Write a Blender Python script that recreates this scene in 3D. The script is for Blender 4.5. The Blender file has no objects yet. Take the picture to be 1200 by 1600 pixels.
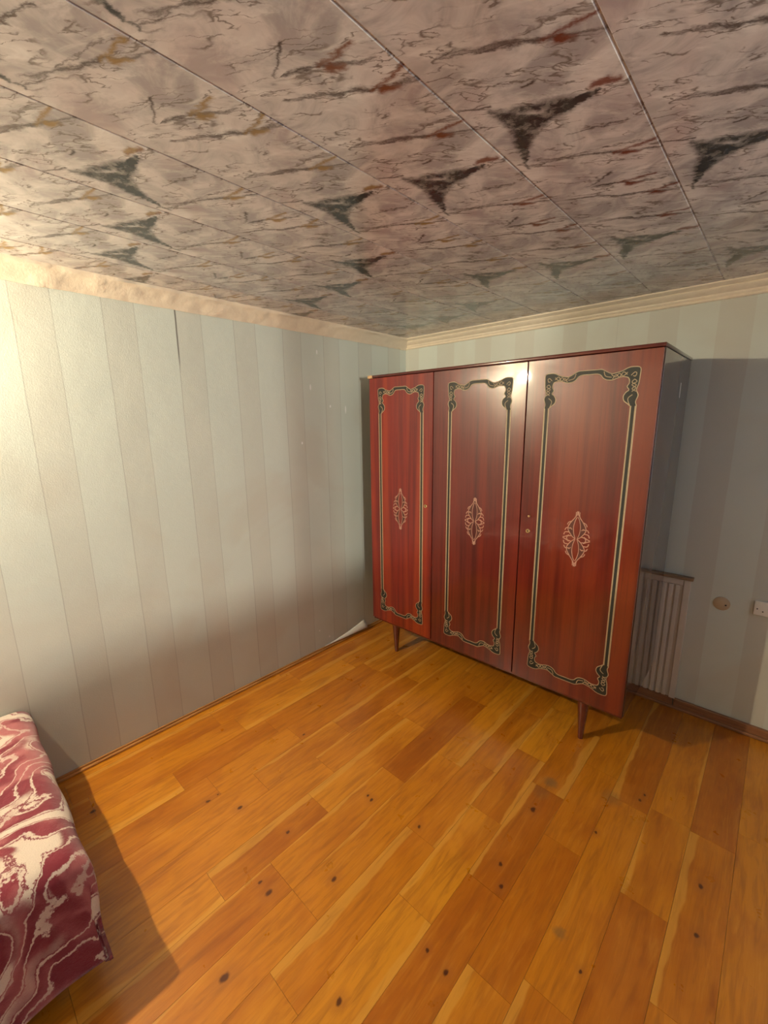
import bpy, bmesh, math, random
from mathutils import Vector, Matrix, noise
random.seed(7)
C = bpy.context.scene.collection
sc = bpy.context.scene

# ------------------------------------------------------------------ camera, light, exposure
H = 2.25                       # ceiling height
XR, YF = 3.25, -4.60           # opposite walls, behind the camera
cam_d = bpy.data.cameras.new('camera'); cam = bpy.data.objects.new('camera', cam_d); C.objects.link(cam)
yaw, pit, rol, F = .7499, -.2065, -.0118, 666.63
f = Vector((-math.sin(yaw)*math.cos(pit), math.cos(yaw)*math.cos(pit), math.sin(pit)))
r = Vector((math.cos(yaw), math.sin(yaw), 0)); u = r.cross(f)
R_ = math.cos(rol)*r + math.sin(rol)*u; U_ = -math.sin(rol)*r + math.cos(rol)*u
M = Matrix((R_, U_, -f)).transposed().to_4x4(); M.translation = (2.2811, -2.7235, 1.6232)
cam.matrix_world = M
cam_d.sensor_fit = 'VERTICAL'; cam_d.sensor_height = 36; cam_d.lens = 36*F/1600; cam_d.clip_start = .02
sc.camera = cam

sc.view_settings.view_transform = 'Standard'; sc.view_settings.look = 'None'
sc.view_settings.gamma = 1; sc.view_settings.use_curve_mapping = False
sc.view_settings.exposure = 0.0

LAMP = Vector((.13, -3.20, 2.09))
LAMP_W, LAMP_COL = 130, (1.0, .84, .585)
WORLD_S, WORLD_COL = 1.3, (.46, .66, 1.0)
YARD_W, YARD_COL = 215, (1.0, .95, .82)
w = bpy.data.worlds.new('sky'); sc.world = w; w.use_nodes = True
w.node_tree.nodes['Background'].inputs[0].default_value = (*WORLD_COL, 1)
w.node_tree.nodes['Background'].inputs[1].default_value = WORLD_S
# pale light that comes from outside through the window behind the camera
ld = bpy.data.lights.new('yard_light', 'AREA'); ld.shape = 'DISK'; ld.size = .28; ld.energy = YARD_W; ld.color = YARD_COL
lo = bpy.data.objects.new('yard_light', ld); C.objects.link(lo); lo.location = (6.0, -4.4, 1.5)
lo.rotation_euler = (Vector((.3, -1.3, 1.1))-Vector((6.0, -4.4, 1.5))).to_track_quat('-Z', 'Y').to_euler()

# ------------------------------------------------------------------ mesh helpers
def add_box(bm, a, b, bev=0, seg=2):
    x0, y0, z0 = a; x1, y1, z1 = b
    t = bmesh.new(); bmesh.ops.create_cube(t, size=1)
    bmesh.ops.scale(t, vec=(x1-x0, y1-y0, z1-z0), verts=t.verts)
    bmesh.ops.translate(t, vec=((x0+x1)/2, (y0+y1)/2, (z0+z1)/2), verts=t.verts)
    if bev: bmesh.ops.bevel(t, geom=t.edges[:], offset=bev, segments=seg, profile=.5, affect='EDGES')
    me = bpy.data.meshes.new('t'); t.to_mesh(me); t.free(); bm.from_mesh(me); bpy.data.meshes.remove(me)

def add_lathe(bm, cx, cy, prof, n=24, axis='z', cz=0):
    rings = []
    for rr, h in prof:
        ring = []
        for i in range(n):
            a = 2*math.pi*i/n
            p = (cx+rr*math.cos(a), cy+rr*math.sin(a), cz+h) if axis == 'z' else (cx+rr*math.cos(a), cy+h, cz+rr*math.sin(a))
            ring.append(bm.verts.new(p))
        rings.append(ring)
    for a, b in zip(rings, rings[1:]):
        for i in range(n): bm.faces.new((a[i], a[(i+1) % n], b[(i+1) % n], b[i]))
    bm.faces.new(rings[0]); bm.faces.new(rings[-1])
    bmesh.ops.recalc_face_normals(bm, faces=bm.faces)

def ribbon(bm, pts, wd, y, h=.0007, closed=False):
    """low raised strip in the x-z plane, front towards -y"""
    n = len(pts); L = []
    for i, (x, z) in enumerate(pts):
        a = pts[i-1] if (i > 0 or closed) else pts[i]; b = pts[(i+1) % n] if (i < n-1 or closed) else pts[i]
        dx, dz = b[0]-a[0], b[1]-a[1]; l = math.hypot(dx, dz) or 1; nx, nz = -dz/l, dx/l
        ww = wd[i] if isinstance(wd, (list, tuple)) else wd
        L.append([bm.verts.new((x+nx*ww/2, y, z+nz*ww/2)), bm.verts.new((x+nx*ww*.3, y-h, z+nz*ww*.3)),
                  bm.verts.new((x-nx*ww*.3, y-h, z-nz*ww*.3)), bm.verts.new((x-nx*ww/2, y, z-nz*ww/2))])
    m = n if closed else n-1
    for i in range(m):
        a, b = L[i], L[(i+1) % n]
        for k in range(3): bm.faces.new((a[k], a[k+1], b[k+1], b[k]))

def smooth_pts(p, k=6, closed=False):
    out = []; n = len(p)
    rng = range(n) if closed else range(n-1)
    for i in rng:
        p0 = p[(i-1) % n] if closed or i > 0 else p[i]; p1 = p[i]; p2 = p[(i+1) % n]
        p3 = p[(i+2) % n] if closed or i+2 < n else p2
        for j in range(k):
            t = j/k
            out.append(tuple(.5*((2*p1[c])+(-p0[c]+p2[c])*t+(2*p0[c]-5*p1[c]+4*p2[c]-p3[c])*t*t+(-p0[c]+3*p1[c]-3*p2[c]+p3[c])*t**3) for c in (0, 1)))
    if not closed: out.append(p[-1])
    return out

def obj(name, bm, m, parent=None, smooth=False, kind=None):
    me = bpy.data.meshes.new(name); bm.to_mesh(me); bm.free(); me.materials.append(m)
    if smooth:
        for p in me.polygons: p.use_smooth = True
        try: me.set_sharp_from_angle(angle=math.radians(38))
        except Exception: pass
    o = bpy.data.objects.new(name, me); C.objects.link(o)
    if parent: o.parent = parent
    if parent and parent.type == 'EMPTY': o.matrix_parent_inverse = parent.matrix_world.inverted()
    if kind: o['kind'] = kind
    return o

def thing(name, label, cat, loc=(0, 0, 0), group=None):
    o = bpy.data.objects.new(name, None); C.objects.link(o); o.location = loc; o.empty_display_size = .1
    o.matrix_world = Matrix.Translation(loc)
    o['label'] = label; o['category'] = cat
    if group: o['group'] = group
    return o

def tag(o, label, cat, group=None):
    o['label'] = label; o['category'] = cat
    if group: o['group'] = group
    return o

# ------------------------------------------------------------------ node helpers
class NT:
    def __init__(s, name):
        s.m = bpy.data.materials.new(name); s.m.use_nodes = True; s.t = s.m.node_tree
        s.b = s.t.nodes['Principled BSDF']
    def n(s, typ, **kw):
        nd = s.t.nodes.new(typ)
        for k, v in kw.items(): setattr(nd, k, v)
        return nd
    def put(s, inp, v):
        if isinstance(v, bpy.types.NodeSocket): s.t.links.new(v, inp)
        elif v is not None: inp.default_value = v
    def math(s, op, a, b=None, c=None, clamp=False):
        nd = s.n('ShaderNodeMath', operation=op, use_clamp=clamp)
        s.put(nd.inputs[0], a)
        if b is not None: s.put(nd.inputs[1], b)
        if c is not None: s.put(nd.inputs[2], c)
        return nd.outputs[0]
    def vm(s, op, a, b=None, out=0, scale=None):
        nd = s.n('ShaderNodeVectorMath', operation=op); s.put(nd.inputs[0], a)
        if b is not None: s.put(nd.inputs[1], b)
        if scale is not None: s.put(nd.inputs['Scale'], scale)
        return nd.outputs[out]
    def mix(s, fac, a, b, blend='MIX'):
        nd = s.n('ShaderNodeMix', data_type='RGBA', blend_type=blend)
        s.put(nd.inputs[0], fac); s.put(nd.inputs[6], a if not isinstance(a, tuple) else (*a, 1)); s.put(nd.inputs[7], b if not isinstance(b, tuple) else (*b, 1))
        return nd.outputs[2]
    def ss(s, v, a, b):          # smoothstep a..b -> 0..1
        nd = s.n('ShaderNodeMapRange', interpolation_type='SMOOTHSTEP'); s.put(nd.inputs[0], v)
        nd.inputs[1].default_value = a; nd.inputs[2].default_value = b; nd.inputs[3].default_value = 0; nd.inputs[4].default_value = 1
        if a > b:
            nd.inputs[1].default_value = b; nd.inputs[2].default_value = a; nd.inputs[3].default_value = 1; nd.inputs[4].default_value = 0
        return nd.outputs[0]
    def noise(s, vec, scale, detail=3, rough=.5, dist=0, col=False, w=None):
        nd = s.n('ShaderNodeTexNoise')
        if w is not None: nd.noise_dimensions = '4D'; s.put(nd.inputs['W'], w)
        s.put(nd.inputs['Vector'], vec); nd.inputs['Scale'].default_value = scale; nd.inputs['Detail'].default_value = detail
        nd.inputs['Roughness'].default_value = rough; nd.inputs['Distortion'].default_value = dist
        return nd.outputs[1 if col else 0]
    def pos(s):
        return s.n('ShaderNodeNewGeometry').outputs['Position']
    def sep(s, v):
        nd = s.n('ShaderNodeSeparateXYZ'); s.put(nd.inputs[0], v); return nd.outputs
    def comb(s, x, y, z=0.0):
        nd = s.n('ShaderNodeCombineXYZ'); s.put(nd.inputs[0], x); s.put(nd.inputs[1], y); s.put(nd.inputs[2], z); return nd.outputs[0]
    def bump(s, h, strength=.2, dist=.01):
        nd = s.n('ShaderNodeBump'); nd.inputs['Strength'].default_value = strength; nd.inputs['Distance'].default_value = dist
        s.put(nd.inputs['Height'], h); s.put(s.b.inputs['Normal'], nd.outputs[0]); return nd.outputs[0]
    def base(s, c): s.put(s.b.inputs['Base Color'], c if not isinstance(c, tuple) else (*c, 1))
    def set(s, **k):
        for a, v in k.items(): s.put(s.b.inputs[a.replace('_', ' ')], v)

def plain(name, col, rough=.5, var=.12, scale=20, metal=0, coat=0):
    n = NT(name); nz = n.noise(n.pos(), scale, 4)
    dark = tuple(c*(1-var) for c in col); lite = tuple(min(1, c*(1+var)) for c in col)
    n.base(n.mix(nz, dark, lite)); n.set(Roughness=rough, Metallic=metal, Coat_Weight=coat)
    return n.m

# ------------------------------------------------------------------ materials
def wallpaper(name, axis, bands=None):
    n = NT(name); P = n.pos(); X, Y, Z = n.sep(P)[:3]
    wob = n.math('MULTIPLY', n.math('SUBTRACT', n.noise(P, 2.2, 2), .5), .012)
    c = n.math('ADD', Y if axis == 'y' else X, wob)
    if axis == 'y':
        m = n.math('FLOORED_MODULO', n.math('ADD', c, .21), .3125)
        dark = n.math('MULTIPLY', n.ss(m, 0, .004), n.ss(m, .136, .130))
        seam = n.math('ADD', n.ss(n.math('ABSOLUTE', n.math('SUBTRACT', m, .002)), .0035, .0), n.ss(n.math('ABSOLUTE', n.math('SUBTRACT', m, .133)), .0025, .0))
        tear = n.math('MULTIPLY', n.ss(n.math('ABSOLUTE', n.math('ADD', c, 1.768)), .005, .001), n.ss(Z, 1.86, 2.0))
        seam = n.math('ADD', seam, n.math('MULTIPLY', tear, 2.5))
        # small chips near the corner
        chip = None
        for (cy_, cz_, h_) in [(-.89, 2.072, .016), (-.954, 1.851, .022), (-.795, 1.735, .010), (-.656, 1.715, .03), (-1.04, 1.50, .01), (-.97, .16, .007), (-.88, .08, .009)]:
            d = n.vm('LENGTH', n.comb(n.math('DIVIDE', n.math('SUBTRACT', c, cy_), .007), n.math('DIVIDE', n.math('SUBTRACT', Z, cz_), h_)), out=1)
            d = n.ss(d, 1.1, .6); chip = d if chip is None else n.math('MAXIMUM', chip, d)
    else:
        dark = None
        for a, b in bands:
            k = n.math('MULTIPLY', n.ss(c, a-.002, a+.002), n.ss(c, b+.002, b-.002))
            dark = k if dark is None else n.math('ADD', dark, k)
        seam = n.math('MULTIPLY', n.ss(n.math('ABSOLUTE', n.math('SUBTRACT', c, 1.52)), .003, 0), .5); chip = None
    emb = n.noise(P, 170, 3, .7)
    cloud = n.noise(P, 2.3, 4, .55)
    lt = n.mix(cloud, (.52, .565, .50), (.61, .645, .56)); dk = n.mix(cloud, (.485, .50, .43), (.56, .56, .48))
    col = n.mix(n.math('MULTIPLY', dark, .62 if axis == 'y' else 1.0), lt, dk)
    col = n.mix(n.math('MULTIPLY', n.math('SUBTRACT', emb, .35), .22, clamp=True), col, (.74, .74, .70))
    # yellowish smudges and dirt
    dirt = n.math('MULTIPLY', n.ss(n.noise(P, 1.3, 3, .6, .6), .50, .68), .34)
    col = n.mix(dirt, col, (.50, .46, .37))
    col = n.mix(n.math('MULTIPLY', seam, .38, clamp=True), col, (.16, .15, .13))
    if chip is not None: col = n.mix(chip, col, (.80, .80, .76))
    n.base(col); n.set(Roughness=.42, Specular_IOR_Level=.45)
    n.bump(n.math('ADD', n.math('MULTIPLY', emb, .35), n.math('MULTIPLY', n.noise(P, 5, 3), 1.5)), .30, .009)
    return n.m

def ceiling_mat():
    n = NT('marbled ceiling panel'); PER = .872
    uv = n.n('ShaderNodeUVMap'); uv.uv_map = 'panel'; p0 = uv.outputs[0]
    s_ = n.sep(p0)
    w_ = n.math('FLOORED_MODULO', s_[1], PER)
    p = n.comb(s_[0], w_)
    pid = n.n('ShaderNodeAttribute'); pid.attribute_name = 'pid'; PID = pid.outputs['Fac']
    rc0 = n.n('ShaderNodeVectorRotate', rotation_type='Z_AXIS'); n.put(rc0.inputs['Vector'], p0); rc0.inputs['Angle'].default_value = -math.radians(36)
    pr = n.vm('MULTIPLY', rc0.outputs[0], (.45, 1.3, 1))
    wp = n.vm('SUBTRACT', n.noise(p0, 15, 4, .65, col=True), (.5, .5, .5)); wp2 = n.vm('SUBTRACT', n.noise(pr, 62, 4, .75, col=True), (.5, .5, .5))
    WARP = n.vm('ADD', n.vm('SCALE', wp, scale=.034), n.vm('SCALE', wp2, scale=.026))
    q = n.vm('ADD', p, WARP); qu = n.vm('ADD', p0, n.vm('ADD', n.vm('SCALE', wp, scale=.030), n.vm('SCALE', wp2, scale=.009)))
    q = n.vm('MULTIPLY', q, (1, 1, 0))
    def stroke(a, b, w0, w1, soft=.004):
        a = Vector((*a, 0)); b = Vector((*b, 0)); ba = b-a
        pa = n.vm('SUBTRACT', q, tuple(a))
        t = n.math('DIVIDE', n.vm('DOT_PRODUCT', pa, tuple(ba), out=1), ba.length_squared, clamp=True)
        d = n.vm('LENGTH', n.vm('SUBTRACT', pa, n.vm('SCALE', tuple(ba), scale=t)), out=1)
        ww = n.math('MULTIPLY_ADD', t, w1-w0, w0)
        nd = n.n('ShaderNodeMapRange', interpolation_type='SMOOTHSTEP'); n.put(nd.inputs[0], n.math('SUBTRACT', d, ww))
        nd.inputs[1].default_value = -soft; nd.inputs[2].default_value = soft; nd.inputs[3].default_value = 1; nd.inputs[4].default_value = 0
        return nd.outputs[0]
    def mx(l):
        o = l[0]
        for k in l[1:]: o = n.math('MAXIMUM', o, k)
        return o
    # cloudy ground
    g1 = n.noise(p0, 8, 5, .6, 1.2); g2 = n.noise(pr, 17, 5, .65, .8); g3 = n.noise(p0, 4, 2)
    col = n.mix(n.ss(g1, .35, .65), (.62, .58, .555), (.36, .33, .325))
    col = n.mix(n.math('MULTIPLY', n.ss(g2, .5, .72), .6), col, (.80, .78, .74))
    col = n.mix(n.math('MULTIPLY', n.ss(g3, .5, .7), .45), col, (.47, .36, .345))
    # hair veins running across the panel at a slant
    rotc = n.n('ShaderNodeVectorRotate', rotation_type='Z_AXIS'); n.put(rotc.inputs['Vector'], qu); rotc.inputs['Angle'].default_value = -math.radians(36)
    rq = rotc.outputs[0]
    def ridged(sx, sy, sc_, wd, thr):
        v = n.noise(n.vm('MULTIPLY', rq, (sx, sy, 1)), sc_, 2, .5)
        rdg = n.ss(n.math('ABSOLUTE', n.math('SUBTRACT', v, .5)), wd, 0)
        gate = n.ss(n.noise(n.vm('MULTIPLY', rq, (.7, 1.6, 1)), 13, 2), thr, thr+.1)
        return n.math('MULTIPLY', rdg, gate)
    hv = n.math('MAXIMUM', ridged(1, 4.0, 5, .022, .46), ridged(1.1, 4.4, 10, .026, .48))
    col = n.mix(n.math('MULTIPLY', hv, .80), col, (.13, .095, .075))
    # long veins with an ochre fleck at their end
    F_ = [(.235, .155), (.232, .345), (.228, .765), (.20, .055)]
    veins = []; flecks = []; arms = []
    for (fu, fw) in F_:
        veins += [stroke((fu-.175, fw-.115), (fu-.05, fw-.035), .0010, .0052, .006), stroke((fu-.05, fw-.035), (fu+.06, fw+.035), .0052, .002, .006)]
        flecks += [stroke((fu-.012, fw-.004), (fu+.012, fw+.012), .010, .004, .008)]
        arms += [stroke((fu-.03, fw-.02), (fu+.05, fw-.012), .002, .005, .006)]
    veins += [stroke((.03, .66), (.25, .73), .0015, .001), stroke((.10, .865), (.17, .83), .001, .004), stroke((.13, .40), (.15, .405), .004, .005), stroke((.0, .37), (.06, .40), .001, .0035),
              stroke((.05, .235), (.16, .30), .001, .0035), stroke((.14, .60), (.25, .64), .001, .003)]
    col = n.mix(n.math('MULTIPLY', mx(veins), .94), col, (.07, .048, .038))
    hue = n.mix(n.ss(PID, 1.4, 2.2), (.27, .165, .045), (.15, .035, .014))
    col = n.mix(n.math('MULTIPLY', mx(flecks+arms), .95), col, hue)
    # the dark ray shaped blotch
    blot = mx([stroke((.052, .415), (.085, .50), .006, .030, .012), stroke((.080, .515), (.165, .51), .031, .018, .012), stroke((.085, .445), (.175, .50), .010, .018, .012),
               stroke((.075, .535), (.045, .585), .030, .012, .010), stroke((.045, .585), (.030, .635), .012, .004), stroke((.030, .62), (.024, .665), .004, .0015), stroke((.17, .51), (.235, .51), .016, .006)])
    bn = n.noise(q, 26, 5, .7)
    bcol = n.mix(n.ss(bn, .46, .64), (.022, .021, .020), (.22, .21, .19))
    col = n.mix(n.math('MULTIPLY', blot, .96), col, bcol)
    ov = n.math('MULTIPLY', stroke((.236, .489), (.276, .504), .010, .008, .006), 1.0)
    oin = n.mix(n.ss(bn, .4, .6), (.14, .04, .02), hue)
    col = n.mix(n.math('MULTIPLY', ov, .9), col, oin)
    n.base(col); n.set(Roughness=.13, Specular_IOR_Level=.5, IOR=1.5)
    n.bump(n.noise(n.pos(), 6, 2), .05, .01)
    return n.m

KN = [(.626, -2.106, .9), (.761, -2.027, 1.1), (1.009, -1.953, .8), (1.128, -1.612, .6), (1.155, -1.618, .9), (1.098, -2.133, .8), (1.152, -2.132, 1.2), (1.287, -1.946, 1),
      (1.26, -2.354, 1.4), (1.39, -1.577, .8), (1.708, -1.491, .9), (1.748, -1.561, .8), (1.668, -1.889, .7), (1.743, -1.896, .9), (1.555, -2.157, .9), (1.70, -1.188, 1.3),
      (2.023, -.831, .8), (2.033, -.79, .6), (2.27, -1.085, 1), (2.281, -1.276, .9), (.307, -2.464, 1.1), (.607, -1.572, .7), (.626, -2.06, .5), (1.93, -1.12, .7), (2.04, -1.62, .6)]
def floor_mat():
    n = NT('varnished pine boards'); P = n.pos(); X, Y, Z = n.sep(P)[:3]
    at = n.n('ShaderNodeAttribute'); at.attribute_name = 'tone'; T = at.outputs['Fac']
    a2 = n.n('ShaderNodeAttribute'); a2.attribute_name = 'rnd'; RN = a2.outputs['Fac']
    uv = n.n('ShaderNodeUVMap'); uv.uv_map = 'board'; us = n.sep(uv.outputs[0])
    sp = n.comb(n.math('MULTIPLY', X, 9), n.math('MULTIPLY', Y, 1.0), n.math('MULTIPLY', RN, 37))
    grain = n.noise(sp, 4.5, 6, .62, .9); fine = n.noise(n.comb(n.math('MULTIPLY', X, 60), n.math('MULTIPLY', Y, 2.2), RN), 5, 4, .6)
    blot = n.noise(P, 2.6, 4, .6, .5)
    rp = n.n('ShaderNodeValToRGB'); n.put(rp.inputs[0], T); e = rp.color_ramp.elements
    e[0].position = 0; e[0].color = (.32, .086, .005, 1); e[1].position = 1; e[1].color = (.66, .28, .017, 1)
    for ps, cc in [(.3, (.45, .140, .006, 1)), (.62, (.56, .205, .009, 1))]:
        x = e.new(ps); x.color = cc
    col = rp.outputs[0]
    col = n.mix(n.math('MULTIPLY', n.ss(grain, .44, .66), .42), col, (.27, .078, .008))
    col = n.mix(n.math('MULTIPLY', n.ss(fine, .5, .75), .20), col, (.66, .30, .04))
    col = n.mix(n.math('MULTIPLY', n.ss(blot, .42, .72), .35), col, (.66, .25, .03))
    blot2 = n.noise(n.comb(n.math('MULTIPLY', X, 2.4), n.math('MULTIPLY', Y, 1.0), n.math('MULTIPLY', RN, 5)), 3.1, 3, .6, .4)
    col = n.mix(n.math('MULTIPLY', n.ss(blot2, .46, .66), .42), col, (.34, .085, .005))
    # pale sapwood along one long side of some boards, with a wandering border
    edge = n.math('MULTIPLY_ADD', n.math('SUBTRACT', n.noise(n.comb(RN, n.math('MULTIPLY', Y, 1.0), RN), 3.2, 3, .55), .5), .5, n.math('MULTIPLY_ADD', RN, .42, -.17))
    sap = n.math('MULTIPLY', n.ss(n.math('SUBTRACT', edge, us[0]), -.02, .03), n.ss(RN, .42, .50))
    col = n.mix(n.math('MULTIPLY', sap, .62), col, n.mix(fine, (.74, .38, .06), (.62, .29, .038)))
    dark_side = n.math('MULTIPLY', n.ss(n.math('SUBTRACT', us[0], n.math('SUBTRACT', 1.02, n.math('MULTIPLY', edge, .5))), -.01, .03), n.ss(RN, .3, .2))
    g2 = n.noise(n.comb(n.math('MULTIPLY', X, 14), n.math('MULTIPLY', Y, 1.5), n.math('MULTIPLY', RN, 11)), 3, 3, .6, .6)
    col = n.mix(n.math('MULTIPLY', n.ss(g2, .50, .72), .34), col, (.20, .055, .008))
    col = n.mix(n.math('MULTIPLY', n.ss(g2, .46, .26), .30), col, (.70, .32, .04))
    col = n.mix(n.math('MULTIPLY', dark_side, .45), col, (.26, .08, .016))
    # knots
    wv = n.vm('SCALE', n.vm('SUBTRACT', n.noise(P, 45, 3, .6, col=True), (.5, .5, .5)), scale=.014)
    q = n.vm('MULTIPLY', n.vm('ADD', P, wv), (1, .72, 0))
    kd = None
    for (kx, ky, kr) in KN:
        d = n.math('DIVIDE', n.vm('DISTANCE', q, (kx, ky*.72, 0), out=1), kr*.0082)
        kd = d if kd is None else n.math('MINIMUM', kd, d)
    col = n.mix(n.math('MULTIPLY', n.ss(kd, 4.6, 1.2), .42), col, (.36, .12, .02))
    col = n.mix(n.math('MULTIPLY', n.ss(kd, 1.3, .5), .92), col, (.075, .018, .007))
    # a few greenish grey scuffs
    for (sx, sy, sr, st) in [(1.70, -1.00, .045, .55), (1.93, -.90, .06, .35), (1.956, -1.563, .028, .5), (1.69, -1.08, .05, .25)]:
        d = n.vm('DISTANCE', n.vm('ADD', n.vm('MULTIPLY', P, (1, 1, 0)), n.vm('SCALE', wv, scale=2.4)), (sx, sy, 0), out=1)
        col = n.mix(n.math('MULTIPLY', n.ss(d, sr, sr*.2), st), col, (.13, .10, .05))
    n.base(col)
    n.set(Roughness=n.math('MULTIPLY_ADD', n.noise(P, 9, 4, .6), .16, .22), Specular_IOR_Level=.5, Coat_Weight=.25, Coat_Roughness=.14)
    n.bump(n.math('ADD', n.math('MULTIPLY', fine, .25), n.noise(P, 14, 3)), .09, .004)
    return n.m

def mahogany(name, c0, c1, c2, rough=.02, seed=0.0, coat=1.5):
    n = NT(name); P = n.pos(); X, Y, Z = n.sep(P)[:3]
    v = n.comb(n.math('MULTIPLY', n.math('ADD', X, n.math('MULTIPLY', Y, 1.0)), 8.5), seed, n.math('MULTIPLY', Z, .28))
    g = n.noise(v, 3.2, 5, .62, .1); b = n.noise(n.comb(n.math('MULTIPLY', n.math('ADD', X, Y), 42), seed, n.math('MULTIPLY', Z, 1.2)), 3, 4, .6)
    band = n.noise(n.comb(n.math('MULTIPLY', n.math('ADD', X, Y), 5.5), seed+4, n.math('MULTIPLY', Z, .12)), 3, 2, .5)
    col = n.mix(n.ss(g, .33, .66), c0, c1)
    col = n.mix(n.math('MULTIPLY', n.ss(band, .46, .62), .7), col, c2)
    col = n.mix(n.math('MULTIPLY', n.ss(b, .5, .74), .38), col, tuple(k*.55 for k in c0))
    n.base(col)
    n.set(Roughness=.32, Specular_IOR_Level=.4, Coat_Weight=1.0, Coat_Roughness=n.math('MULTIPLY_ADD', n.noise(P, 5, 3), .04, rough), Coat_IOR=coat)
    n.bump(n.noise(P, 3.0, 2), .03, .01)
    return n.m

def plush():
    n = NT('swirled plush blanket'); P = n.pos()
    uv = n.n('ShaderNodeUVMap'); uv.uv_map = 'cloth'; q0 = uv.outputs[0]
    wv = n.vm('SCALE', n.vm('SUBTRACT', n.noise(q0, 4.2, 2, .5, col=True), (.5, .5, .5)), scale=.50)
    fz = n.vm('SCALE', n.vm('SUBTRACT', n.noise(P, 70, 4, .75, col=True), (.5, .5, .5)), scale=.032)
    q = n.vm('ADD', n.vm('ADD', q0, wv), fz)
    wave = n.n('ShaderNodeTexWave', wave_type='BANDS', bands_direction='DIAGONAL', wave_profile='SIN'); n.put(wave.inputs['Vector'], q)
    wave.inputs['Scale'].default_value = 3.3; wave.inputs['Distortion'].default_value = 2.6; wave.inputs['Detail'].default_value = 1.2; wave.inputs['Detail Scale'].default_value = 1.4
    v = wave.outputs['Fac']
    reg = n.noise(q, 3.4, 1, .4)
    line = n.ss(n.math('ABSOLUTE', n.math('SUBTRACT', v, .42)), .16, .06)
    big = n.math('MULTIPLY', n.ss(v, .62, .70), n.ss(reg, .47, .53))
    pink = n.ss(n.noise(q, 4.5, 2, .5), .46, .6)
    base = n.mix(pink, (.23, .030, .050), (.46, .15, .16))
    col = n.mix(n.math('MAXIMUM', n.math('MULTIPLY', line, n.math('MULTIPLY_ADD', pink, -.3, .9)), big), base, (.80, .70, .60))
    pile = n.noise(P, 260, 3, .8)
    col = n.mix(n.math('MULTIPLY', pile, .45), col, n.mix(.5, col, (.16, .06, .06)))
    n.base(col); n.set(Roughness=.92, Sheen_Weight=.35, Sheen_Roughness=.4, Specular_IOR_Level=.15)
    n.bump(n.math('ADD', pile, n.math('MULTIPLY', n.noise(P, 40, 3), 1.2)), .55, .008)
    return n.m

WP_L = wallpaper('striped wallpaper', 'y')
WP_B = wallpaper('striped wallpaper with a shifted seam', 'x', [(-.02, .13), (.30, .452), (.625, .746), (.92, 1.047), (1.225, 1.361), (1.672, 1.806), (1.968, 2.103), (2.262, 2.39), (2.58, 2.71), (2.9, 3.03)])
CEIL = ceiling_mat(); FLOOR = floor_mat()
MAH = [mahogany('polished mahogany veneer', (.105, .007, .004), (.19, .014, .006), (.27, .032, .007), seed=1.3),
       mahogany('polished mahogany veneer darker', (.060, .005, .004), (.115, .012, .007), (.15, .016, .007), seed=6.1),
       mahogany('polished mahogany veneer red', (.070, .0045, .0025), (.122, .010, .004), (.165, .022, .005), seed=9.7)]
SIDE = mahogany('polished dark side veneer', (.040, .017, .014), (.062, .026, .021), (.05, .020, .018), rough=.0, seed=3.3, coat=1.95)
EDGE = plain('dark red edge lacquer', (.085, .016, .010), .22, coat=.6)
LEGM = plain('dark leg varnish', (.11, .022, .012), .22, coat=.7)
GOLD = plain('cream gold inlay', (.34, .25, .145), .5, .18, 60)
INK = plain('green black inlay', (.012, .013, .008), .6, .3, 70)
GOLD2 = plain('pinkish worn inlay', (.40, .22, .15), .5, .25, 90)
DARKR = plain('dark shaded inlay', (.075, .018, .010), .5, .3, 60)
BRASS = plain('worn brass', (.55, .40, .18), .35, .15, 60, metal=.9)
CROWN = NT('painted plaster cornice'); _n = CROWN.noise(CROWN.pos(), 24, 5, .7)
CROWN.base(CROWN.mix(_n, (.66, .55, .41), (.82, .72, .55))); CROWN.set(Roughness=.45); CROWN.bump(_n, .35, .006); CROWN = CROWN.m
def lath(name, a, b):
    n = NT(name); X, Y, Z = n.sep(n.pos())[:3]
    g = n.noise(n.comb(n.math('MULTIPLY', X, 1.5), n.math('MULTIPLY', Y, 1.5), n.math('MULTIPLY', Z, 40)), 4, 4)
    n.base(n.mix(n.ss(g, .3, .7), a, b)); n.set(Roughness=.35); return n.m
LATH = lath('varnished lath', (.34, .15, .04), (.50, .24, .07))
BASEW = lath('brown stained baseboard', (.20, .085, .038), (.30, .13, .055))
PLASTER = plain('plain plaster', (.56, .55, .50), .7)
CREAM = plain('yellowed cream panel paint', (.60, .53, .43), .4, .10, 12)
LEDGE = plain('brown board', (.24, .16, .09), .45, .2, 15)
WHITE = plain('white socket plastic', (.76, .74, .66), .3, .05)
BLACK = plain('dark hole', (.02, .02, .02), .6)
TAN = plain('tan cover plate', (.48, .36, .22), .5, .12, 18)
GLASS = NT('window glass'); _t = GLASS.n('ShaderNodeBsdfTransparent'); _g = GLASS.n('ShaderNodeBsdfGlossy'); _g.inputs['Roughness'].default_value = .01; _m = GLASS.n('ShaderNodeMixShader'); _m.inputs[0].default_value = .06
GLASS.put(_m.inputs[1], _t.outputs[0]); GLASS.put(_m.inputs[2], _g.outputs[0]); GLASS.put([x for x in GLASS.t.nodes if x.type == 'OUTPUT_MATERIAL'][0].inputs[0], _m.outputs[0]); GLASS = GLASS.m
WPAINT = plain('white window paint', (.72, .72, .70), .35, .05)
SHEET = plain('cream mattress ticking', (.62, .55, .42), .8, .1, 30)
BEDW = plain('light bed wood', (.52, .33, .16), .5, .15, 12)
GREYL = plain('grey painted bed leg', (.30, .26, .24), .5, .1, 12)
PLUSH = plush()
PAPER = plain('bare wallpaper back', (.74, .72, .66), .7, .05)

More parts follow.
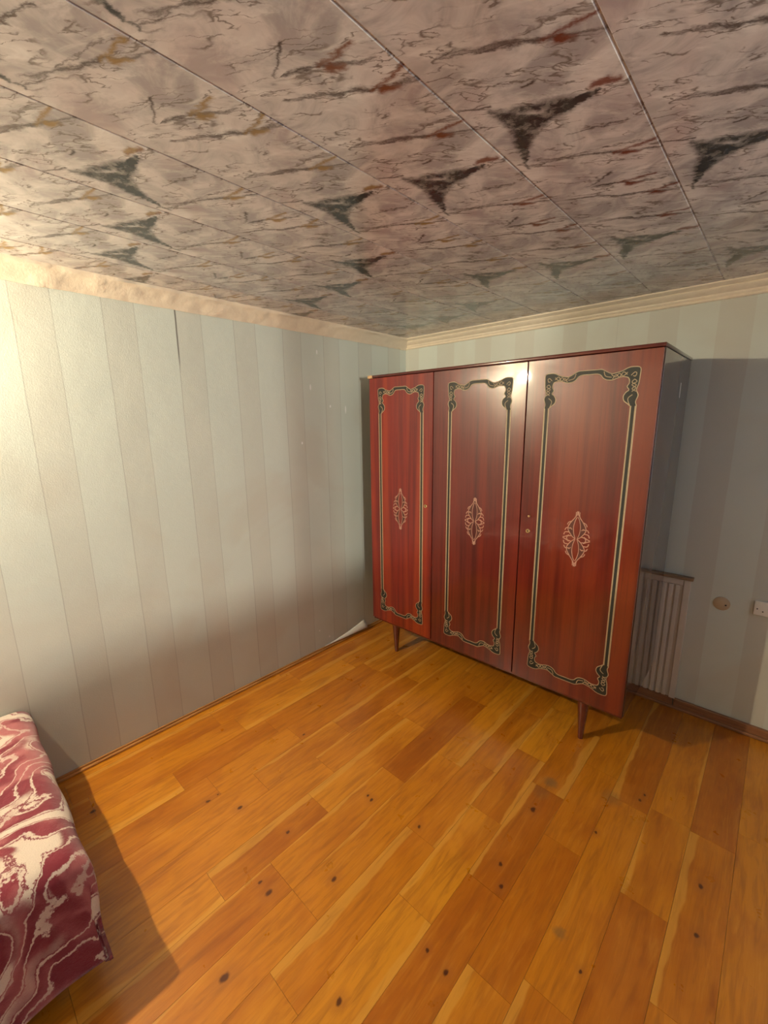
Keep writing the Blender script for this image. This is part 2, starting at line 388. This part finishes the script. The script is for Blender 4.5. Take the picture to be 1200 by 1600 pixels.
# ------------------------------------------------------------------ the room
# floor: glued boards 143 mm wide running along y
bm = bmesh.new(); uvl = bm.loops.layers.uv.new('board')
rows = []
k0 = -1
x0 = .062-.143
faces_tone = []
fixed = {8: [-2.07, -1.45], 9: [-2.07, -1.2], 7: [-2.25, -1.106], 4: [-2.05, -.87], 0: [-2.146]}
TONES = {4: .75, 5: .45, 6: .8, 7: .55, 8: .2, 9: .6, 10: .5, 11: .72, 12: .25, 13: .4, 14: .15, 15: .35, 16: .1, 17: .25, 18: .05, 19: .1, 20: .1}  # board tones vary; right-hand ones also painted darker for the lamp's fall-off
def tonef(k): return TONES.get(k, .5)
tl = bm.faces.layers.float.new('tone'); rl = bm.faces.layers.float.new('rnd')
k = 0
while x0 < XR:
    xa, xb = max(x0, 0), min(x0+.143, XR)
    if xb > xa:
        y = YF
        while y < 0:
            L = random.uniform(.38, 1.05); y2 = min(0, y+L)
            for fy in fixed.get(k, []):
                if y < fy-.1 and y2 > fy-.25: y2 = fy; break
            if 0-y2 < .2: y2 = 0
            g = .0004
            vs = [bm.verts.new(c) for c in ((xa+g, y+g, 0), (xb-g, y+g, 0), (xb-g, y2-g, 0), (xa+g, y2-g, 0))]
            fc = bm.faces.new(vs); fc[tl] = min(1, max(0, tonef(k)*.55+random.uniform(0, 1)*.55)); fc[rl] = random.random()
            flip = random.random() < .5
            for lp, uvv in zip(fc.loops, ((0, y), (1, y), (1, y2), (0, y2))): lp[uvl].uv = ((1-uvv[0]) if flip else uvv[0], uvv[1])
            # short side walls of the joint
            y = y2
    x0 += .143; k += 1
r_ = bmesh.ops.extrude_face_region(bm, geom=bm.faces[:])
bmesh.ops.translate(bm, vec=(0, 0, -.02), verts=[v for v in r_['geom'] if isinstance(v, bmesh.types.BMVert)])
bmesh.ops.recalc_face_normals(bm, faces=bm.faces)
floor = obj('floor', bm, FLOOR, kind='structure')
bm = bmesh.new(); add_box(bm, (-.1, YF-.1, -.1), (XR+.1, .1, -.0205)); obj('trim_1', bm, BASEW, kind='structure')   # subfloor under the boards

# ceiling: plastic panels 288 mm wide running along y
V0 = {-3: -2.05, -2: -2.19, -1: -2.227, 0: -2.372, 1: -1.868, 2: -1.763, 3: -1.828, 4: -1.415}
bm = bmesh.new(); uvl = bm.loops.layers.uv.new('panel'); pl = bm.faces.layers.float.new('pid')
random.seed(3)
for kk in range(-3, 9):
    xa = .8271+.2884*kk; xb = xa+.2884
    xa_, xb_ = max(xa, 0), min(xb, XR)
    if xb_ <= xa_: continue
    v0 = V0.get(kk, random.uniform(-2, -1))
    prof = [(xa_, H+.003), (xa_+.0008, H+.001), (xa_+.002, H), (xb_-.0045, H), (xb_-.0034, H+.0008), (xb_-.0024, H+.0024), (xb_-.0005, H+.0026), (xb_, H+.003)]
    ya, yb = YF, 0.0
    A = [bm.verts.new((x, ya, z)) for x, z in prof]; B = [bm.verts.new((x, yb, z)) for x, z in prof]
    for i in range(len(prof)-1):
        fc = bm.faces.new((A[i], B[i], B[i+1], A[i+1])); fc[pl] = float(kk)
        for lp in fc.loops:
            co = lp.vert.co; lp[uvl].uv = (co.x-xa, co.y-v0+.40)
bmesh.ops.recalc_face_normals(bm, faces=bm.faces)
for fc in bm.faces:
    if fc.normal.z > 0: fc.normal_flip()
obj('ceiling', bm, CEIL, kind='structure')
bm = bmesh.new(); add_box(bm, (-.1, YF-.1, H+.008), (XR+.1, .1, H+.1)); obj('trim_2', bm, PLASTER, kind='structure')  # slab over the panels

bm = bmesh.new(); add_box(bm, (-.12, YF, -.02), (0, 0, H)); wl = obj('wall_left', bm, WP_L, kind='structure')
bm = bmesh.new(); add_box(bm, (-.12, 0, -.02), (XR+.12, .12, H)); obj('wall_back', bm, WP_B, kind='structure')
bm = bmesh.new(); add_box(bm, (-.12, YF-.12, -.02), (XR+.12, YF, H)); obj('wall_front', bm, PLASTER, kind='structure')
# right wall with the window opening
WY0, WY1, WZ0, WZ1 = -3.85, -1.9, 1.035, 2.12
bm = bmesh.new()
W2a, W2b = -.98, -.22  # unseen second opening, added to bring blue daylight onto the back wall
add_box(bm, (XR, YF, -.02), (XR+.12, WY0, H)); add_box(bm, (XR, WY1, -.02), (XR+.12, W2a, H)); add_box(bm, (XR, W2b, -.02), (XR+.12, 0, H))
add_box(bm, (XR, W2a, -.02), (XR+.12, W2b, WZ0-.3)); add_box(bm, (XR, W2a, WZ1), (XR+.12, W2b, H))
add_box(bm, (XR, WY0, -.02), (XR+.12, WY1, WZ0)); add_box(bm, (XR, WY0, WZ1), (XR+.12, WY1, H))
obj('wall_right', bm, PLASTER, kind='structure')
xw = XR+.05
for wn, a_, b_, z0_, mids in (('window_1', WY0, WY1, WZ0, 1), ('window_added', W2a, W2b, WZ0-.3, 0)):
    bm = bmesh.new()
    for z in (z0_, WZ1-.035): add_box(bm, (xw, a_, z), (xw+.05, b_, z+.035), .004)
    for yy in [a_, b_-.035]+([(a_+b_)/2-.02] if mids else []): add_box(bm, (xw, yy, z0_+.035), (xw+.05, yy+.035, WZ1-.035), .004)
    win = obj(wn, bm, WPAINT, kind='structure')
    bm = bmesh.new(); add_box(bm, (xw+.02, a_+.03, z0_+.03), (xw+.024, b_-.03, WZ1-.03)); obj('pane', bm, GLASS, win)

# cornices
def cornice(name, side):
    bm = bmesh.new()
    if side == 'left':   # lumpy plaster cove
        prof = [(0, .073), (.006, .075), (.012, .066), (.022, .056), (.036, .038), (.050, .024), (.060, .016), (.068, .010), (.071, 0)]
        n = 220; rings = []
        for i in range(n+1):
            y = YF+(0-YF)*i/n; ring = []
            for j, (o_, d) in enumerate(prof):
                a = noise.noise(Vector((y*9, j*.5, 2.2)))*.004+noise.noise(Vector((y*38, j*1.4, 5.1)))*.0042
                if j in (0, len(prof)-1): a *= .6
                yy = y
                ring.append(bm.verts.new((max(0, o_+(a if o_ > 0 else 0)), yy, min(H, H-d-(a if j == 0 else a*.7) if d > 0 else H))))
            rings.append(ring)
        for a, b in zip(rings, rings[1:]):
            for j in range(len(prof)-1): bm.faces.new((a[j], a[j+1], b[j+1], b[j]))
    else:
        prof = [(0, .071), (.010, .071), (.014, .066), (.012, .058), (.018, .052), (.020, .047), (.020, .044), (.032, .037), (.044, .027), (.048, .021), (.047, .018), (.056, .014), (.066, .009), (.071, .006), (.071, 0)]
        A = [bm.verts.new((.0, -o_, H-d)) for o_, d in prof]; B = [bm.verts.new((XR, -o_, H-d)) for o_, d in prof]
        for j in range(len(prof)-1): bm.faces.new((A[j], B[j], B[j+1], A[j+1]))
    bmesh.ops.recalc_face_normals(bm, faces=bm.faces)
    return obj(name, bm, CROWN, kind='structure', smooth=True)
cornice('trim_3', 'left'); cornice('trim_4', 'back')

# baseboards
bm = bmesh.new(); add_box(bm, (0.0, YF, 0), (.020, -.0, .012), .003); add_box(bm, (0, YF, .010), (.009, 0, .022), .003)
obj('baseboard_left', bm, LATH, kind='structure')
bm = bmesh.new()
add_box(bm, (.02, -.018, 0), (2.004, 0, .060), .004); add_box(bm, (2.007, -.018, 0), (XR, 0, .060), .004); add_box(bm, (.02, -.030, 0), (XR, -.016, .018), .005)
obj('baseboard_back', bm, BASEW, kind='structure')

# curled wallpaper at the foot of the left wall
bm = bmesh.new(); rows_ = []
for i in range(13):
    t = i/12; y = -.93+t*.40; h = .006+.062*t**1.6
    row = []
    for j in range(7):
        s_ = j/6
        row.append(bm.verts.new((.004+.030*t*math.sin(s_*2.2)+.002, y+.012*s_*t, .022+h*(1-s_)*1.0)))
    rows_.append(row)
for a, b in zip(rows_, rows_[1:]):
    for j in range(6): bm.faces.new((a[j], a[j+1], b[j+1], b[j]))
cp = obj('curled_paper', bm, PAPER, wl, smooth=True); sd = cp.modifiers.new('t', 'SOLIDIFY'); sd.thickness = .0012

# ------------------------------------------------------------------ wardrobe
WX0, WX1, WYF, WYB, WZB, WZT = .2405, 1.8878, -.6631, -.040, .232, 1.921
DT = .018
wr = thing('wardrobe', 'tall three-door polished mahogany wardrobe with cream inlaid borders, in the room corner', 'wardrobe', (WX0, WYF, 0))
bm = bmesh.new(); yb0 = WYF+DT+.003
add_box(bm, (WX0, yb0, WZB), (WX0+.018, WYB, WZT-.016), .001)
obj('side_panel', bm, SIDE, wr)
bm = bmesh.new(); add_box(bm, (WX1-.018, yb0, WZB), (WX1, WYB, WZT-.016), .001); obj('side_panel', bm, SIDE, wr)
bm = bmesh.new(); add_box(bm, (WX0+.018, yb0, WZB), (WX1-.018, WYB, WZB+.018)); add_box(bm, (WX0+.018, WYB-.006, WZB+.018), (WX1-.018, WYB, WZT-.016))
for xx in (.7618, 1.3259): add_box(bm, (xx-.008, yb0, WZB+.018), (xx+.008, WYB-.006, WZT-.016))
obj('inner_carcass', bm, EDGE, wr)
bm = bmesh.new(); add_box(bm, (WX0-.004, WYF-.004, WZT-.015), (WX1+.004, WYB, WZT), .0025); top = obj('top_board', bm, EDGE, wr, smooth=True)
bm = bmesh.new(); add_box(bm, (WX0-.006, WYF-.006, WZT-.017), (WX0+.034, WYF+.004, WZT+.001), .002); o = obj('edge_chip', bm, BEDW, top); o['label'] = 'bare pale wood where the lacquer is chipped off'
bm = bmesh.new(); add_box(bm, (WX0+.01, WYF+.003, WZB-.002), (WX1-.002, WYF+.024, WZB+.014), .003); obj('bottom_rail', bm, EDGE, wr)

def mirrored(pts, cx, sx, top_, zt, zb):
    return [(cx+sx*x, (zt-d) if top_ else (zb+d)) for x, d in pts]

def door(xa, xb, mat, hx, cx, half, lock=None, knob=None, rounded=False, medz=1.072):
    bm = bmesh.new(); z0, z1 = WZB+.010, WZT-.018; y0, y1 = WYF, WYF+DT
    add_box(bm, (xa+.0026, y0, z0), (xb-.0026, y1, z1), .0014, 2)
    d = obj('door', bm, mat, wr)
    zt, zb = 1.838, .318; y = WYF-.0002; S = half/.195
    def hxs(p): return (p[0]*1.0-.195+half if p[0] > .1 else p[0]*S, p[1])
    outer = [(.195, .215), (.195, .158), (.190, .140), (.197, .115), (.189, .093), (.195, .068), (.197, .038), (.196, .006), (.170, 0), (.150, .003), (.132, .012), (.112, .018), (.090, .021), (.070, .012), (.050, .001), (.030, 0), (0, 0)]
    inner = [(.1705, .215), (.1705, .158), (.160, .148), (.146, .136), (.142, .118), (.150, .102), (.161, .092), (.153, .078), (.160, .064), (.158, .048), (.150, .040), (.130, .037), (.112, .041), (.094, .047), (.074, .046), (.058, .038), (.046, .024), (.030, .018), (0, .018)]
    outer = [hxs(p) for p in outer]; inner = [hxs(p) for p in inner]
    ink = bmesh.new(); gold = bmesh.new()
    zline0, zline1 = zb+.158, zt-.158
    for sx in (-1, 1):
        for tp in (True, False):
            o_ = smooth_pts(mirrored(outer[1:], cx, sx, tp, zt, zb), 4); i_ = smooth_pts(mirrored(inner[1:], cx, sx, tp, zt, zb), 4)
            # ink field between the two outlines
            n = 64
            def samp(P_, t):
                ls = [0]
                for a, b in zip(P_, P_[1:]): ls.append(ls[-1]+math.hypot(b[0]-a[0], b[1]-a[1]))
                T = t*ls[-1]
                for q in range(len(P_)-1):
                    if ls[q+1] >= T: 
                        w = (T-ls[q])/max(1e-9, ls[q+1]-ls[q]); return (P_[q][0]+(P_[q+1][0]-P_[q][0])*w, P_[q][1]+(P_[q+1][1]-P_[q][1])*w)
                return P_[-1]
            va = [[ink.verts.new((samp(o_, s/n)[0], y-.0004, samp(o_, s/n)[1])), ink.verts.new((samp(i_, s/n)[0], y-.0004, samp(i_, s/n)[1]))] for s in range(n+1)]
            for a, b in zip(va, va[1:]): ink.faces.new((a[0], b[0], b[1], a[1]))
            ribbon(gold, o_, .0040, y, .0009); ribbon(gold, i_, .0040, y, .0009)
            # twisted stems and leaf edges inside
            tw = [[(.172, .10), (.186, .085), (.170, .072), (.188, .060), (.178, .050)], [(.19, .10), (.172, .088), (.187, .074), (.170, .062), (.178, .05)],
                  [(.088, .024), (.104, .036), (.118, .022), (.134, .034), (.150, .020)], [(.094, .044), (.106, .026), (.120, .038), (.134, .018), (.150, .030)],
                  [(.170, .158), (.160, .128), (.176, .112)], [(.058, .010), (.066, .030), (.09, .036)], [(.164, .034), (.176, .022), (.184, .026), (.180, .038), (.172, .036)]]
            for t_ in tw: ribbon(gold, smooth_pts(mirrored([hxs(p) for p in t_], cx, sx, tp, zt, zb), 4), .0034, y-.0005, .0010)
        xo, xi = cx+sx*half, cx+sx*(half-.0245)
        ribbon(gold, [(xo-sx*.003, zline0), (xo-sx*.003, zline1)], .0078, y, .0009)
        ribbon(gold, [(xi+sx*.003, zline0), (xi+sx*.003, zline1)], .0066, y, .0009)
        a, b = sorted((xo-sx*.005, xi+sx*.005)); add_box(ink, (a, y-.0004, zline0-.002), (b, y, zline1+.002))
    bmesh.ops.recalc_face_normals(ink, faces=ink.faces); bmesh.ops.recalc_face_normals(gold, faces=gold.faces)
    obj('border_inlay', ink, INK, d); obj('border_outline', gold, GOLD, d)
    # diamond shaped medallion of curved leaves
    md = bmesh.new(); inkm = bmesh.new()
    up_out = [(.004, .0), (.022, .014), (.040, .040), (.040, .060), (.026, .085), (.010, .108), (.008, .132)]
    up_in = [(.006, .004), (.014, .030), (.016, .060), (.010, .090), (.002, .108)]
    tails = [[(.030, .048), (.048, .050), (.056, .038)], [(.036, .030), (.054, .028), (.060, .014)], [(.034, .016), (.052, .006), (.064, .002)], [(.022, .014), (.040, .010), (.046, -.002)],
             [(.026, .085), (.040, .078), (.046, .066)], [(.010, .108), (.002, .122), (.003, .136)], [(.022, .044), (.030, .052), (.036, .048)]]
    for sx in (-1, 1):
        for sz in (-1, 1):
            f_ = lambda l: smooth_pts([(cx+sx*a*.98, medz+sz*b) for a, b in l], 5)
            ribbon(md, f_(up_out), .0040, y, .0008); ribbon(md, f_(up_in), .0032, y, .0008)
            for t_ in tails: ribbon(md, f_(t_), .0042, y, .0008)
            lf = f_(up_out); rf = f_(up_in)
            for q in range(0, 20):
                a, b = lf[min(len(lf)-1, int(q*len(lf)/20))], rf[min(len(rf)-1, int(q*len(rf)/20))]
                a2, b2 = lf[min(len(lf)-1, int((q+1)*len(lf)/20))], rf[min(len(rf)-1, int((q+1)*len(rf)/20))]
                if q > 0 and q < 17:
                    inkm.faces.new([inkm.verts.new((p_[0], y-.0003, p_[1])) for p_ in (a, a2, b2, b)])
    bmesh.ops.recalc_face_normals(md, faces=md.faces); bmesh.ops.recalc_face_normals(inkm, faces=inkm.faces)
    obj('medallion', md, GOLD2, d); obj('medallion_shade', inkm, DARKR, d)
    if lock:
        bm = bmesh.new(); add_lathe(bm, lock[0], y+.0002, [(.011, 0), (.011, -.003), (.009, -.005), (.005, -.005), (.004, -.003)], 20, 'y', lock[1])
        lk = obj('keyhole_plate', bm, BRASS, d, smooth=True)
        bm = bmesh.new(); add_box(bm, (lock[0]-.0012, y-.0058, lock[1]-.005), (lock[0]+.0012, y-.003, lock[1]+.004)); add_lathe(bm, lock[0], y-.003, [(.0026, 0), (.0026, -.0028)], 12, 'y', lock[1]+.003)
        # keyhole stays part of the plate mesh group
        obj('keyhole', bm, BLACK, d)
    if knob:
        bm = bmesh.new(); add_lathe(bm, knob[0], y+.0002, [(.004, 0), (.003, -.004), (.0055, -.009), (.006, -.012), (.004, -.015), (.001, -.016)], 16, 'y', knob[1])
        obj('knob', bm, BRASS, d, smooth=True)
    return d
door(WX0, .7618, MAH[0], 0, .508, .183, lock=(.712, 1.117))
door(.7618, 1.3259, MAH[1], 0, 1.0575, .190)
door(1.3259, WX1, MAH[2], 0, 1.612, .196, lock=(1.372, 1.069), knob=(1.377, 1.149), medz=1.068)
for (lx, ly) in ((.412, -.60), (1.700, -.615), (.412, -.12), (1.700, -.12)):
    bm = bmesh.new(); add_lathe(bm, lx, ly, [(.013, .0), (.0135, .006), (.017, .06), (.024, .15), (.028, .20), (.030, WZB)], 24)
    obj('leg', bm, LEGM, wr, smooth=True)
bm = bmesh.new(); add_box(bm, (WX1, -.247, 1.722), (WX1+.0006, -.235, 1.79)); o = obj('paint_scrape', bm, WHITE, wr); o['label'] = 'pale scrape on the dark side'

# ------------------------------------------------------------------ ribbed panel on the wall behind the wardrobe
rp = thing('ribbed_panel', 'cream vertically ribbed panel with a brown board on top, on the wall behind the wardrobe', 'panel', (1.85, -.01, .061))
bm = bmesh.new(); xs = 1.45; pts = [(xs, 0)]
x = xs
add_box(bm, (xs, -.010, .061), (2.012, -.001, .772))
add_box(bm, (1.982, -.024, .061), (2.012, -.010, .772), .003)
x = 1.966
while x > xs+.03:
    add_box(bm, (x-.022, -.020, .061), (x, -.010, .735), .004); x -= .031
add_box(bm, (xs, -.021, .738), (1.980, -.010, .772), .002)
obj('ribbed_sheet', bm, CREAM, rp)
bm = bmesh.new(); add_box(bm, (xs, -.034, .7725), (2.022, -.001, .790), .003); obj('top_board', bm, LEDGE, rp)

# ------------------------------------------------------------------ wall fittings
jc = thing('junction_cover', 'round tan cover plate with one dark screw, on the wall right of the wardrobe', 'cover plate', (2.150, -.001, .672))
bm = bmesh.new(); add_lathe(bm, 2.150, -.0005, [(.036, 0), (.036, -.003), (.033, -.005), (.004, -.006)], 32, 'y', .677); obj('disc', bm, TAN, jc, smooth=True)
bm = bmesh.new(); add_lathe(bm, 2.168, -.0062, [(.0042, 0), (.003, -.0015)], 14, 'y', .673); obj('screw', bm, BLACK, jc)
so = thing('wall_socket', 'white plastic double wall socket at the right edge of the photo', 'socket', (2.33, -.001, .700))
bm = bmesh.new(); add_box(bm, (2.276, -.014, .660), (2.402, -.0005, .735), .005, 3); pl_ = obj('socket_plate', bm, WHITE, so, smooth=True)
for hx in (2.290, 2.312, 2.366, 2.388):
    bm = bmesh.new(); add_lathe(bm, hx, -.0142, [(.0032, 0), (.0032, -.0006)], 12, 'y', .684+(.010 if hx in (2.290, 2.366) else 0))
    obj('socket_hole', bm, BLACK, pl_)

# ------------------------------------------------------------------ bed with blanket
BX1, BYE, BZ = .925, -2.615, .385
bed = thing('bed', 'low single bed along the left wall, mostly hidden under a maroon blanket', 'bed', (.03, BYE, 0))
bm = bmesh.new(); add_box(bm, (.03, -4.50, .20), (BX1-.02, BYE, .255), .006); obj('frame', bm, BEDW, bed)
bm = bmesh.new(); add_box(bm, (.03, -4.50, .256), (BX1, BYE+.008, BZ+.008), .03, 4); obj('mattress', bm, SHEET, bed, smooth=True)
for lx, ly in ((BX1-.004, BYE-.075), (.08, BYE-.075), (BX1-.06, -4.42), (.08, -4.42)):
    bm = bmesh.new(); add_box(bm, (lx-.018, ly-.018, 0), (lx+.018, ly+.018, .20), .003); obj('leg', bm, GREYL, bed)

bm = bmesh.new(); uvl = bm.loops.layers.uv.new('cloth')
NA, NB = 110, 150
LA, LB = BX1+.34, 1.93+.13      # arc across the bed and along it (foot overhang .13)
y_head = -4.52
grid = []
for i in range(NA+1):
    row = []
    for j in range(NB+1):
        a = LA*i/NA; b = LB*j/NB
        da = max(0, a-(BX1-.02)); yb_ = y_head+b; db = max(0, yb_-(BYE-.02))
        def fold(d, Rr=.05):
            if d < Rr*math.pi/2: th = d/Rr; return Rr*math.sin(th), Rr*(1-math.cos(th))
            return Rr, Rr+(d-Rr*math.pi/2)
        ox, dz1 = fold(da) if da > 0 else (0, 0); oy, dz2 = fold(db) if db > 0 else (0, 0)
        dz = (dz1**3+dz2**3)**(1/3)
        x = min(a, BX1-.02)+ox; yv = min(yb_, BYE-.02)+oy
        if da > .04: x += .045*((da-.04)/.30)**1.1 + .010*math.sin(yb_*15+1)*min(1, da/.2)
        if db > .04: yv += .004*math.sin(a*21)*min(1, db/.1)
        z = BZ+.030-dz
        z += .004*noise.noise(Vector((a*4, b*4, .3)))+.005*noise.noise(Vector((a*11, b*11, 1.3)))
        z += .004*math.sin(a*3.2)*(1-min(1, (da+db)/.05))
        z = max(z, .035)
        row.append((bm.verts.new((x+.006, yv, z)), a, b))
    grid.append(row)
for i in range(NA):
    for j in range(NB):
        q = [grid[i][j], grid[i+1][j], grid[i+1][j+1], grid[i][j+1]]
        fc = bm.faces.new([v[0] for v in q])
        for lp, v in zip(fc.loops, q): lp[uvl].uv = (v[1], v[2])
bl = obj('blanket', bm, PLUSH, smooth=True); tag(bl, 'maroon and cream swirl-patterned plush blanket spread over the bed', 'blanket')
sd = bl.modifiers.new('thickness', 'SOLIDIFY'); sd.thickness = .010; sd.offset = 1

# ------------------------------------------------------------------ wall lamp (outside the frame, left)
lm = thing('wall_lamp', 'bare bulb in a small bracket high on the left wall above the bed', 'lamp', (0.001, LAMP.y, LAMP.z))
bm = bmesh.new(); add_box(bm, (.001, LAMP.y-.03, LAMP.z-.02), (.012, LAMP.y+.03, LAMP.z+.06), .003); add_box(bm, (.012, LAMP.y-.006, LAMP.z+.042), (LAMP.x, LAMP.y+.006, LAMP.z+.054)); obj('bracket', bm, BLACK, lm)
bm = bmesh.new(); add_lathe(bm, LAMP.x, LAMP.y, [(.014, .030), (.016, .034), (.016, .058), (.010, .062)], 20, 'z', LAMP.z); obj('bulb_holder', bm, BLACK, lm)
EM = NT('lit bulb'); EM.b.inputs['Emission Color'].default_value = (*LAMP_COL, 1); EM.b.inputs['Emission Strength'].default_value = LAMP_W*(1/(4*math.pi**2*.019**2)); EM.base((.8, .8, .8))
bm = bmesh.new(); add_lathe(bm, LAMP.x, LAMP.y, [(.001, -.019)]+[(.019*math.cos(t), .019*math.sin(t)) for t in [math.radians(x) for x in range(-75, 60, 15)]]+[(.011, .030)], 24, 'z', LAMP.z); obj('bulb', bm, EM.m, lm, smooth=True)
